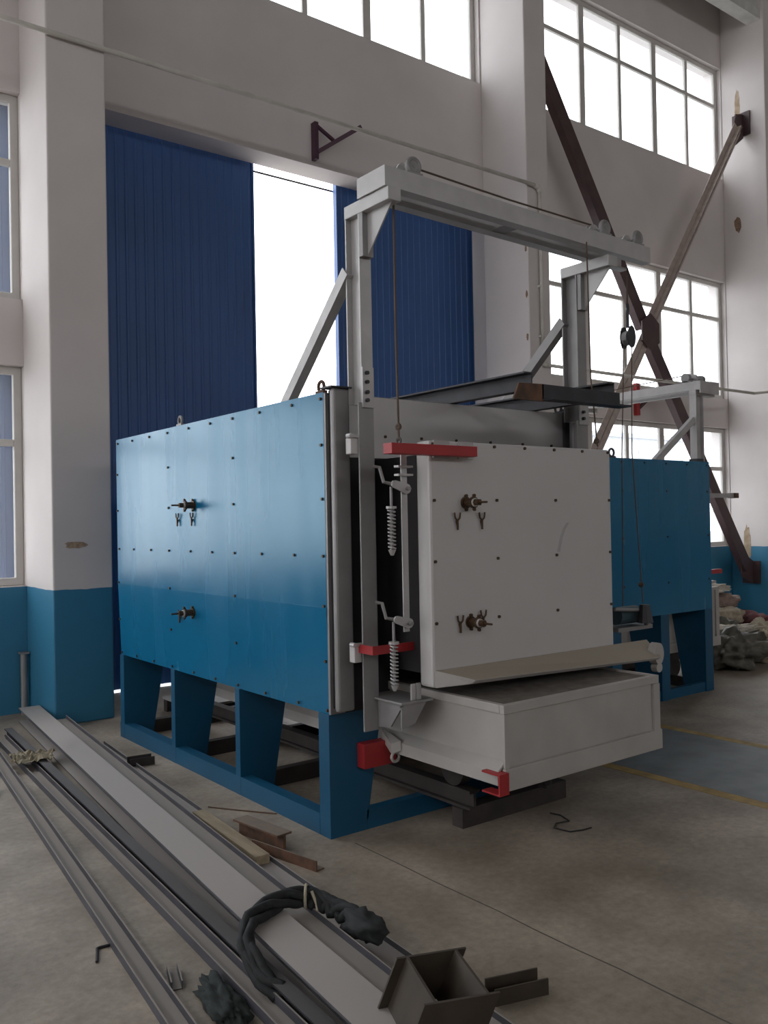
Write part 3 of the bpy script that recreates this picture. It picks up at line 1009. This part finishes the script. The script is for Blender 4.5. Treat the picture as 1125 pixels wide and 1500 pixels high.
box('base_rail', BLUED, F2, GX0, GX1 - .001, GY1 - .06, GY1 - .013, 0, .085)
box('cross_rail', RAIL, F2, GX1 - .08, GX1 - .02, GY0 + .24, GY1 - .24, 0, .085)
lug((5.93, GY0 + .03, 2.092), (0, 1, 0), DARK, F2, .032)
# gantry of the far furnace
for yy in (4.735, 6.14):
    pr = [(7.325, yy), (7.334, yy), (7.334, yy + .031), (7.436, yy + .031), (7.436, yy), (7.445, yy), (7.445, yy + .07), (7.436, yy + .07), (7.436, yy + .039), (7.334, yy + .039), (7.334, yy + .07), (7.325, yy + .07)]
    MB().prism([(a, b, .6) for a, b in pr], (0, 0, 2.13)).build('gantry_post', SILV, F2)
    MB().beam((7.32, yy + .035, 2.50), (6.72, yy + .035, 2.092), [(-.02, -.03), (.02, -.03), (.02, .03), (-.02, .03)], side=(0, 1, 0)).build('back_stay', SILV, F2)
    box('gantry_arm', SILV, F2, 7.32, 7.64, yy - .002, yy + .072, 2.73, 2.775, bevel=.003)
box('gantry_beam', SILV, F2, 7.33, 7.39, 4.70, 6.25, 2.776, 2.86, bevel=.003)
box('gantry_beam', SILV, F2, 7.58, 7.64, 4.70, 6.25, 2.776, 2.86, bevel=.003)
box('beam_end_plate', SILV, F2, 7.33, 7.64, 4.69, 4.6995, 2.745, 2.86)
wh = MB().cyl((7.36, 4.86, 2.905), (7.60, 4.86, 2.905), .012, 10).build('wheel_shaft', SILVD, F2)
for x in (7.365, 7.60):
    MB().cyl((x - .02, 4.86, 2.905), (x + .02, 4.86, 2.905), .045, 16).box(x - .02, x + .02, 4.80, 4.92, 2.86, 2.875).build('bearing_block', SILVD, F2)
MB().cyl((7.46, 4.86, 2.905), (7.49, 4.86, 2.905), .05, 18).build('rope_wheel', SILV, F2)
box('roof_clip', DARK, F2, 7.20, 7.31, 4.66, 4.74, 2.0925, 2.125)
MB().box(7.30, 7.92, 4.73, 4.79, 1.77, 1.81).build('lifting_bar', SILV, F2)
MB().box(7.92, 8.0, 4.725, 4.795, 1.765, 1.815).build('bar_end', RUST, F2)
box('track_stop', RED, F2, 7.31, 7.64, 4.70, 4.74, 1.05, 1.09, label='red strap')
box('strap_bracket', CARW, F2, 7.31, 7.60, 4.74, 4.80, .955, .98)
rope('thin rope along the far furnace gantry beam', [(7.475, 4.86, 2.956), (7.475, 5.6, 2.93), (7.475, 6.24, 2.90)], .005)
car2 = thing('furnace_car', 'pale furnace car sticking out of the far furnace', 'cart', (7.3, 5.5, .1))
box('car_body', CARW, car2, 6.0, 7.98, 4.97, 6.0, .32, .86)
box('top_rim', CARW, car2, 5.99, 7.995, 4.955, 6.01, .8605, .888)
box('corner_trim', CARW, car2, 7.93, 7.985, 4.955, 4.969, .40, .86)
box('front_skirt', CARW, car2, 6.0, 7.995, 4.95, 4.969, .31, .40)
box('chassis', RAIL, car2, 6.1, 7.9, 5.1, 5.9, .20, .3195)
for x in (6.4, 7.6):
    for y in (5.25, 5.75):
        MB().cyl((x, y - .03, .1), (x, y + .03, .1), .10, 18).build('wheel', RAIL, car2)

# ------------------------------------------------------------------ wall steelwork
xb_ = thing('cross_brace', 'crossed brown steel struts between the two right pillars', 'brace', (10.57, 7.62, .5))
YBR = 7.62
C = Vector((10.572, YBR, 4.208))


def strut(p, q, m, two):
    """angle-section strut; the paired kind leaves a slot between its two angles"""
    if two:
        for s in (-1, 1):
            pr = [(s * .008, -.02), (s * .105, -.02), (s * .105, -.012), (s * .016, -.012), (s * .016, .06), (s * .008, .06)]
            MB().beam(p, q, pr, side=(0.82, 0, -0.57)).build('strut_angle', m, xb_)
    else:
        MB().beam(p, q, [(-.10, -.05), (.10, -.05), (.10, -.04), (-.09, -.04), (-.09, .06), (-.10, .06)], side=(0.84, 0, 0.55)).build('strut_angle', m, xb_)


strut((8.28, YBR, 7.73), C + Vector((-.05, 0, .08)), BRACE, False)
strut(C + Vector((.05, 0, -.08)), (13.06, YBR, .76), BRACE, False)
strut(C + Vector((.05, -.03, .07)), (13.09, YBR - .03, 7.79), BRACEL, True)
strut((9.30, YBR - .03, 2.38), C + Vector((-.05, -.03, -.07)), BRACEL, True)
hx = [C + Vector((math.cos(a) * .23, -.10, math.sin(a) * .27)) for a in [math.radians(30 + 60 * k) for k in range(6)]]
MB().prism(hx, (0, .02, 0)).build('centre_plate', BRACE, xb_)
box('wall_plate', BRACE, xb_, 13.26, 13.289, 7.50, 7.80, .50, .86)
MB().prism([(13.26, 7.61, .5), (12.93, 7.61, .62), (12.90, 7.61, .92), (13.02, 7.61, .98), (13.26, 7.61, .86)], (0, .02, 0)).build('gusset_plate', BRACE, xb_)
box('wall_plate', BRACE, xb_, 13.26, 13.289, 7.50, 7.80, 7.70, 8.08)
MB().prism([(13.26, 7.61, 8.05), (13.05, 7.61, 8.0), (12.93, 7.61, 7.62), (13.04, 7.61, 7.50), (13.26, 7.61, 7.66)], (0, .02, 0)).build('gusset_plate', BRACE, xb_)

pp = thing('conduit_pipe', 'thin cream conduit running past the pillars and windows', 'pipe', (7.95, 7.2, 3.4))
PR = .022
MB().tube([(-3.8, 7.215, 5.61), (2.4, 7.215, 5.61), (7.90, 7.215, 5.61)], PR, 8).build('pipe_run', PIPE, pp, smooth=True)
MB().tube([(7.985, 7.215, 5.54), (7.985, 7.215, 3.53)], PR, 8).build('pipe_run', PIPE, pp, smooth=True)
MB().tube([(8.055, 7.215, 3.455), (12.7, 7.215, 3.455)], PR, 8).build('pipe_run', PIPE, pp, smooth=True)
MB().tube([(12.7, 7.215, 3.455), (13.5, 7.22, 3.56), (16, 7.22, 3.56)], PR, 8).build('pipe_run', PIPE, pp, smooth=True)
MB().tube([(7.90, 7.215, 5.61), (7.955, 7.215, 5.60), (7.98, 7.215, 5.575), (7.985, 7.215, 5.54)], PR * 1.35, 8).build('elbow', PIPE, pp, smooth=True)
MB().tube([(7.985, 7.215, 3.53), (7.99, 7.215, 3.48), (8.01, 7.215, 3.46), (8.055, 7.215, 3.455)], PR * 1.35, 8).build('elbow', PIPE, pp, smooth=True)
for z in (5.0, 4.4, 3.8):
    box('pipe_clip', PIPE, pp, 7.95, 8.02, 7.205, 7.25, z - .015, z + .015)


def wall_bracket(x, z0, z1, reach, zarm, m, label):
    b = thing('wall_bracket', label, 'bracket', (x, 7.97, z0))
    box('back_plate', m, b, x - .025, x + .025, 7.95, 7.999, z0, z1)
    za = z1 - .10
    MB().beam((x, 7.95, z0 + .12), (x, 7.95 - reach, zarm), [(-.025, -.025), (.025, -.025), (.025, .025), (-.025, .025)]).build('arm', m, b)
    MB().beam((x, 7.95, z1 - .08), (x, 7.95 - reach * .48, z0 + .12 + (zarm - z0 - .12) * .48), [(-.018, -.018), (.018, -.018), (.018, .018), (-.018, .018)]).build('tie', m, b)
    return b


# upper bracket: its arm swings along the wall to the right
ub = thing('wall_bracket', 'dark purple triangular wall bracket above the bright door gap', 'bracket', (5.245, 7.97, 5.54))
box('back_plate', PURPLE, ub, 5.225, 5.27, 7.92, 7.999, 5.54, 5.945)
MB().beam((5.26, 7.93, 5.62), (5.75, 7.80, 5.97), [(-.022, -.022), (.022, -.022), (.022, .022), (-.022, .022)], side=(0, 1, 0)).build('arm', PURPLE, ub)
MB().beam((5.26, 7.93, 5.90), (5.44, 7.88, 5.77), [(-.015, -.015), (.015, -.015), (.015, .015), (-.015, .015)], side=(0, 1, 0)).build('tie', PURPLE, ub)
lb_ = thing('wall_bracket', 'small red-brown wall bracket between the right bay windows', 'bracket', (10.82, 7.97, 3.09))
box('back_plate', RED, lb_, 10.78, 10.86, 7.94, 7.999, 3.09, 3.56)
MB().beam((10.86, 7.96, 3.20), (11.12, 7.90, 3.42), [(-.02, -.02), (.02, -.02), (.02, .02), (-.02, .02)], side=(0, 1, 0)).build('arm', BRACE, lb_)
box('rail_stub', BRACE, lb_, 10.86, 11.3, 7.90, 7.95, 3.40, 3.44)

wp = thing('steel_post', 'short grey post standing against the wall left of the pillar', 'post', (2.135, 7.93, 0))
MB().cyl((2.135, 7.93, 0), (2.135, 7.93, .52), .028, 12).build('post_tube', SILVD, wp)
box('post_cap', SILVD, wp, 2.098, 2.172, 7.893, 7.967, .52, .535)

# ------------------------------------------------------------------ steel stock on the floor
def lie(label, name, p0, p1, prof, m, cat, z=0.0):
    """a long section lying on the floor from p0 to p1"""
    d = Vector((p1[0] - p0[0], p1[1] - p0[1], 0)).normalized()
    o = MB().beam((p0[0], p0[1], z), (p1[0], p1[1], z), prof, side=(-d.y, d.x, 0) if d.y < 0 else (d.y, -d.x, 0)).build(name, m)
    return tag(recenter(o, ((p0[0] + p1[0]) / 2, (p0[1] + p1[1]) / 2, z)), label, cat, 'long steel stock lying on the floor')


def far(p, q, y):
    t = (y - p[1]) / (q[1] - p[1])
    return (p[0] + (q[0] - p[0]) * t, y)


c1a, c1b = (1.540, 6.31), (1.164, 2.615)
lie('leftmost long steel channel on the floor, dusty inside', 'steel_channel', far(c1a, c1b, 7.4), far(c1a, c1b, 1.5), uprof(.080, .034, .006), MILL, 'channel', .0)
c2a, c2b = (1.676, 6.23), (1.436, 2.51)
lie('second long steel channel from the left, under the brown paper', 'steel_channel', far(c2a, c2b, 7.1), far(c2a, c2b, 1.5), uprof(.083, .038, .006), MILL, 'channel', .0)
c3a, c3b = (1.815, 7.2), (1.505, 2.5)
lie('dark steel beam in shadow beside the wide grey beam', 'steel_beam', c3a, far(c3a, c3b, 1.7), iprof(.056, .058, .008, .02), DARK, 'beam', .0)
b4a, b4b = (2.088, 7.62), (1.578, 2.2)
lie('wide pale grey I-beam, broadest of the stock on the floor', 'steel_beam', b4a, far(b4a, b4b, 1.55), iprof(.165, .12, .010, .012), MILLW, 'beam', .0)
c5a, c5b = (2.155, 7.15), (1.715, 2.4)
lie('wide steel channel tucked under the right edge of the pale I-beam', 'steel_channel', c5a, far(c5a, c5b, 1.5), uprof(.175, .032, .006), MILL, 'channel', .072)
c6a, c6b = (2.228, 6.42), (1.922, 2.04)
lie('rightmost long steel channel on the floor, holding the wood plank', 'steel_channel', c6a, far(c6a, c6b, 1.5), uprof(.118, .028, .006), MILLW, 'channel', .0)
for yy, lb in ((6.6, 'far timber block propping the wide channel'), (3.2, 'near timber block propping the wide channel')):
    xm = far(c5a, c5b, yy)[0]
    o = box('timber_block', RAIL, None, xm - .06, xm + .08, yy - .04, yy + .04, 0, .0715)
    tag(recenter(o, (xm, yy, 0)), lb, 'block', 'timber blocks under the steel stock')

# wood plank in the channel
pk = MB()
d = Vector((2.012 - 2.085, 3.57 - 4.40, 0)).normalized()
pk.beam((2.092, 4.44, .007), (2.037, 3.64, .007), [(-.036, 0), (.036, 0), (.036, .045), (-.036, .045)])
tag(recenter(pk.build('wood_plank', WOOD, None, bevel=.004), (2.06, 4.04, .007)), 'short pale wood plank lying in a steel channel', 'plank')
# rusty tee offcut
rt_ = thing('steel_offcut', 'rusty brown tee offcut between the stock and the blue stand', 'offcut', (2.2, 3.8, 0), 'loose steel offcuts')
MB().beam((2.165, 4.10, .0), (2.215, 3.74, .0), [(-.008, 0), (.008, 0), (.008, .075), (.045, .075), (.045, .085), (-.045, .085), (-.045, .075), (-.008, .075)]).build('tee_bar', RUST, rt_)
MB().beam((2.10, 3.86, .0), (2.19, 3.42, .0), lprof(.05, .007)).build('flat_angle', RUST, rt_)
# stepped dark offcut
so = thing('steel_offcut', 'short dark channel offcut below the far leg of the blue stand', 'offcut', (2.28, 5.66, 0), 'loose steel offcuts')
MB().beam((2.20, 5.72, 0), (2.36, 5.70, 0), [(-.045, 0), (.045, 0), (.045, .055), (.038, .055), (.038, .007), (-.038, .007), (-.038, .055), (-.045, .055)], side=(0, 1, 0)).build('channel_piece', RAIL, so)
# sleepers under the far end of the stock
o = box('timber_sleeper', BLACK, None, 1.10, 1.36, 5.63, 5.73, 0, .05, bevel=.004)
tag(recenter(o, (1.25, 5.68, 0)), 'dark timber sleeper beside the leftmost channel', 'sleeper')
# short channel
o = MB().beam((2.045, 2.14, 0), (2.235, 2.08, 0), uprof(.08, .055, .006), side=(.32, .95, 0)).build('steel_offcut', STUB)
tag(recenter(o, (2.15, 2.11, 0)), 'short brown channel offcut right of the box stub', 'offcut', 'loose steel offcuts')
# small channel piece standing loose and bent rod
o = MB().beam((1.262, 2.87, 0), (1.302, 3.0, 0.0), uprof(.04, .03, .004), side=(.95, -.3, 0)).build('steel_offcut', MILL)
tag(recenter(o, (1.28, 2.93, 0)), 'tiny grey channel offcut between two long channels', 'offcut', 'loose steel offcuts')
o = MB().tube([(1.112, 3.235, .005), (1.14, 3.31, .005), (1.148, 3.335, .005), (1.16, 3.338, .005), (1.205, 3.332, .005)], .0055, 8).build('bent_rod', BLACK)
tag(recenter(o, (1.15, 3.3, 0)), 'small black bent rod beside the leftmost channel', 'rod')
o = MB().tube([(2.224, 4.591, .004), (2.32, 4.44, .004), (2.46, 4.235, .004)], .004, 6).build('thin_rod', RUST)
tag(recenter(o, (2.32, 4.44, 0)), 'thin rusty rod lying beside the blue base rail', 'rod')
wr = MB().tube([(3.60, 3.27, .004), (3.615, 3.21, .004), (3.58, 3.12, .004), (3.50, 3.14, .004), (3.44, 3.10, .004), (3.46, 3.01, .004), (3.53, 2.985, .004), (3.59, 2.98, .004)], .004, 6)
tag(recenter(wr.build('floor_wire', BLACK), (3.52, 3.1, 0)), 'loose black wire curled on the floor before the car', 'wire')

# box stub on top of the stock
st = thing('box_stub', 'dark open box-section stub standing on the stock at front', 'offcut', (1.69, 1.97, .121))
la = Vector((-.374, -.927, 0))            # long side of the mouth
wa = Vector((.927, -.374, 0))             # flange direction
ax = (Vector((0, 0, .15)) + Vector((.79, -.61, 0)) * .06)
ct = Vector((1.65, 1.995, .123))


def plate(c, a, b, n, t, name, m):
    a, b, n = a * 1.0, b * 1.0, n.normalized() * t
    q = [c - a - n, c + a - n, c + a + n, c - a + n]
    q = q + [p + b for p in q]
    MB().hexa(q).build(name, m, st)


for s in (-1, 1):
    plate(ct + la * (s * .135), wa * .112, ax, la, .005, 'flange_plate', STUB)
    plate(ct + wa * (s * .078), la * .130, ax, wa, .004, 'web_plate', STUB)


# black webbing sling round the stock, tied with string
sg = thing('lifting_sling', 'black webbing sling wrapped over the stock and tied with string', 'sling', (1.7, 2.8, .12))
base = [(1.50, 2.58, .03), (1.475, 2.66, .06), (1.482, 2.78, .12), (1.545, 2.88, .145), (1.66, 2.94, .15), (1.76, 2.965, .148), (1.845, 2.96, .135)]
base2 = [(1.845, 2.96, .135), (1.88, 2.90, .12), (1.90, 2.83, .11), (1.915, 2.74, .11), (1.91, 2.66, .10)]


def strands(b, name, n, r, spread, parent, turns=1.2):
    for k in range(n):
        pts = []
        m = 6
        for i in range(len(b) - 1):
            for j in range(m):
                t = j / m
                p = Vector(b[i]).lerp(Vector(b[i + 1]), t)
                u = (i + t) / (len(b) - 1)
                a = 2 * PI * (k / n + turns * u)
                pts.append(p + Vector((math.sin(a) * spread * .6, math.cos(a) * spread, math.sin(a + .6) * spread * .8)))
        pts.append(Vector(b[-1]))
        MB().tube(pts, r, 7).build(name, STRAP, parent, smooth=True)


strands(base, 'sling_strand', 4, .017, .024, sg)
strands(base2, 'sling_strand', 4, .018, .026, sg, 1.6)


def lump(name, m, c, r, seed, amp=.25, f=1.6, parent=None, sub=3, flat=0.0, rz=0.0):
    bm = bmesh.new()
    bmesh.ops.create_icosphere(bm, subdivisions=sub, radius=1.0)
    off = Vector((seed * 7.3, seed * 3.1, seed * 1.7))
    R = Matrix.Rotation(rz, 3, 'Z')
    V = []
    for v in bm.verts:
        n = noise.fractal(v.co * f + off, 0.9, 2.1, 4)
        q = v.co * (1 + amp * n)
        q = Vector((q.x * r[0], q.y * r[1], q.z * r[2]))
        if flat and q.z < -r[2] * flat:
            q.z = -r[2] * flat
        V.append(R @ q + Vector(c))
    F = [tuple(v.index for v in f_.verts) for f_ in bm.faces]
    bm.free()
    return MB().add(V, F).build(name, m, parent, smooth=True)


lump('sling_bunch', STRAP, (1.915, 2.66, .10), (.06, .10, .05), 2, .5, 2.2, sg)
MB().ring((1.842, 2.955, .137), (.8, -.6, 0), .042, .006, 14, 6).tube([(1.85, 2.925, .165), (1.855, 2.90, .12), (1.85, 2.885, .10)], .006, 6).build('string_tie', STRING, sg)

# brown paper and dark cloth
def sheet(name, m, c, w, h, seed, amp, rz, label, cat, nx=16, ny=12):
    R = Matrix.Rotation(rz, 3, 'Z')
    V, F = [], []
    off = Vector((seed * 5.1, seed * 2.3, 0))
    for k in (0, 1):
        for j in range(ny + 1):
            for i in range(nx + 1):
                u, v = i / nx - .5, j / ny - .5
                e = 1 + .35 * noise.noise(Vector((u * 3, v * 3, seed * 2.0)))
                z = abs(noise.fractal(Vector((u * 5, v * 5, 0)) + off, .8, 2, 3)) * amp
                V.append(R @ Vector((u * w * e, v * h * e, z - k * .003)) + Vector(c))
    n = (nx + 1) * (ny + 1)
    idx = lambda i, j, k: k * n + j * (nx + 1) + i
    for j in range(ny):
        for i in range(nx):
            F.append((idx(i, j, 0), idx(i + 1, j, 0), idx(i + 1, j + 1, 0), idx(i, j + 1, 0)))
            F.append((idx(i, j, 1), idx(i, j + 1, 1), idx(i + 1, j + 1, 1), idx(i + 1, j, 1)))
    for i in range(nx):
        F.append((idx(i, 0, 0), idx(i, 0, 1), idx(i + 1, 0, 1), idx(i + 1, 0, 0)))
        F.append((idx(i, ny, 0), idx(i + 1, ny, 0), idx(i + 1, ny, 1), idx(i, ny, 1)))
    for j in range(ny):
        F.append((idx(0, j, 0), idx(0, j + 1, 0), idx(0, j + 1, 1), idx(0, j, 1)))
        F.append((idx(nx, j, 0), idx(nx, j, 1), idx(nx, j + 1, 1), idx(nx, j + 1, 0)))
    o = MB().add(V, F).build(name, m)
    return tag(recenter(o, c), label, cat)


sheet('paper_scrap', RAGM, (1.70, 6.15, .06), .28, .24, 4, .05, -.3, 'crumpled brown paper lying across two long channels', 'paper')
o = lump('cloth_rag', CLOTH, (1.335, 2.67, .014), (.055, .17, .024), 6, .55, 2.6, None, flat=.5, rz=-.2, sub=4)
tag(recenter(o, (1.345, 2.66, 0)), 'dark green cloth rag on the floor beside a channel', 'rag')

# ------------------------------------------------------------------ heap of insulation at the right
def heap(name, m, c, r, seed, label, cat, amp=.3, f=1.8, rz=0, flat=.85):
    o = lump(name, m, c, r, seed, amp, f, None, flat=flat, rz=rz, sub=4)
    return tag(recenter(o, (c[0], c[1], max(0, c[2] - r[2] * flat))), label, cat, 'heap of insulation and sacks beside the far furnace car')


heap('plastic_sack', SACKD, (8.55, 5.15, .17), (.50, .26, .19), 1, 'dark crumpled plastic sack at the foot of the heap', 'sack', .5, 3.4)
heap('plastic_sack', SACKD, (9.0, 5.62, .19), (.45, .28, .22), 2, 'dark sack half hidden behind the front of the heap', 'sack', .5, 3.2)
heap('fibre_roll', FIBREB, (9.42, 5.82, .40), (.50, .18, .12), 3, 'beige fibre blanket roll in the middle of the heap', 'roll', .25, 2.6, .15)
heap('fibre_roll', FIBREP, (9.65, 6.15, .52), (.75, .22, .12), 4, 'pinkish brown fibre roll near the top of the heap', 'roll', .28, 3.0, .1)
heap('fibre_blanket', FIBREW, (9.55, 6.20, .70), (.52, .22, .075), 5, 'white fibre blanket lying on top of the heap', 'blanket', .55, 3.4, .1)
heap('fibre_roll', FIBREB, (8.92, 5.80, .40), (.26, .22, .14), 6, 'beige fibre roll at the left of the heap', 'roll', .35, 3.0)
heap('maroon_sack', SACKM, (10.1, 5.85, .20), (.34, .28, .20), 7, 'maroon sack at the right side of the heap', 'sack', .3, 2.4)
heap('fibre_scrap', FIBREW, (8.75, 5.38, .36), (.34, .10, .04), 8, 'pale torn fibre scrap draped over the dark sacks', 'scrap', .7, 4.0, -.4)
heap('fibre_scrap', FIBREB, (9.02, 5.06, .15), (.10, .12, .17), 9, 'pale sack corner at the front right of the heap', 'scrap', .5, 3.0)
heap('fibre_roll', FIBREP, (9.5, 6.3, .22), (.8, .28, .25), 10, 'brown fibre bundle at the bottom rear of the heap', 'roll', .3, 2.4)
heap('fibre_roll', FIBREB, (9.75, 5.55, .17), (.30, .22, .18), 11, 'pale bundle low at the right of the heap', 'roll', .35, 2.8)
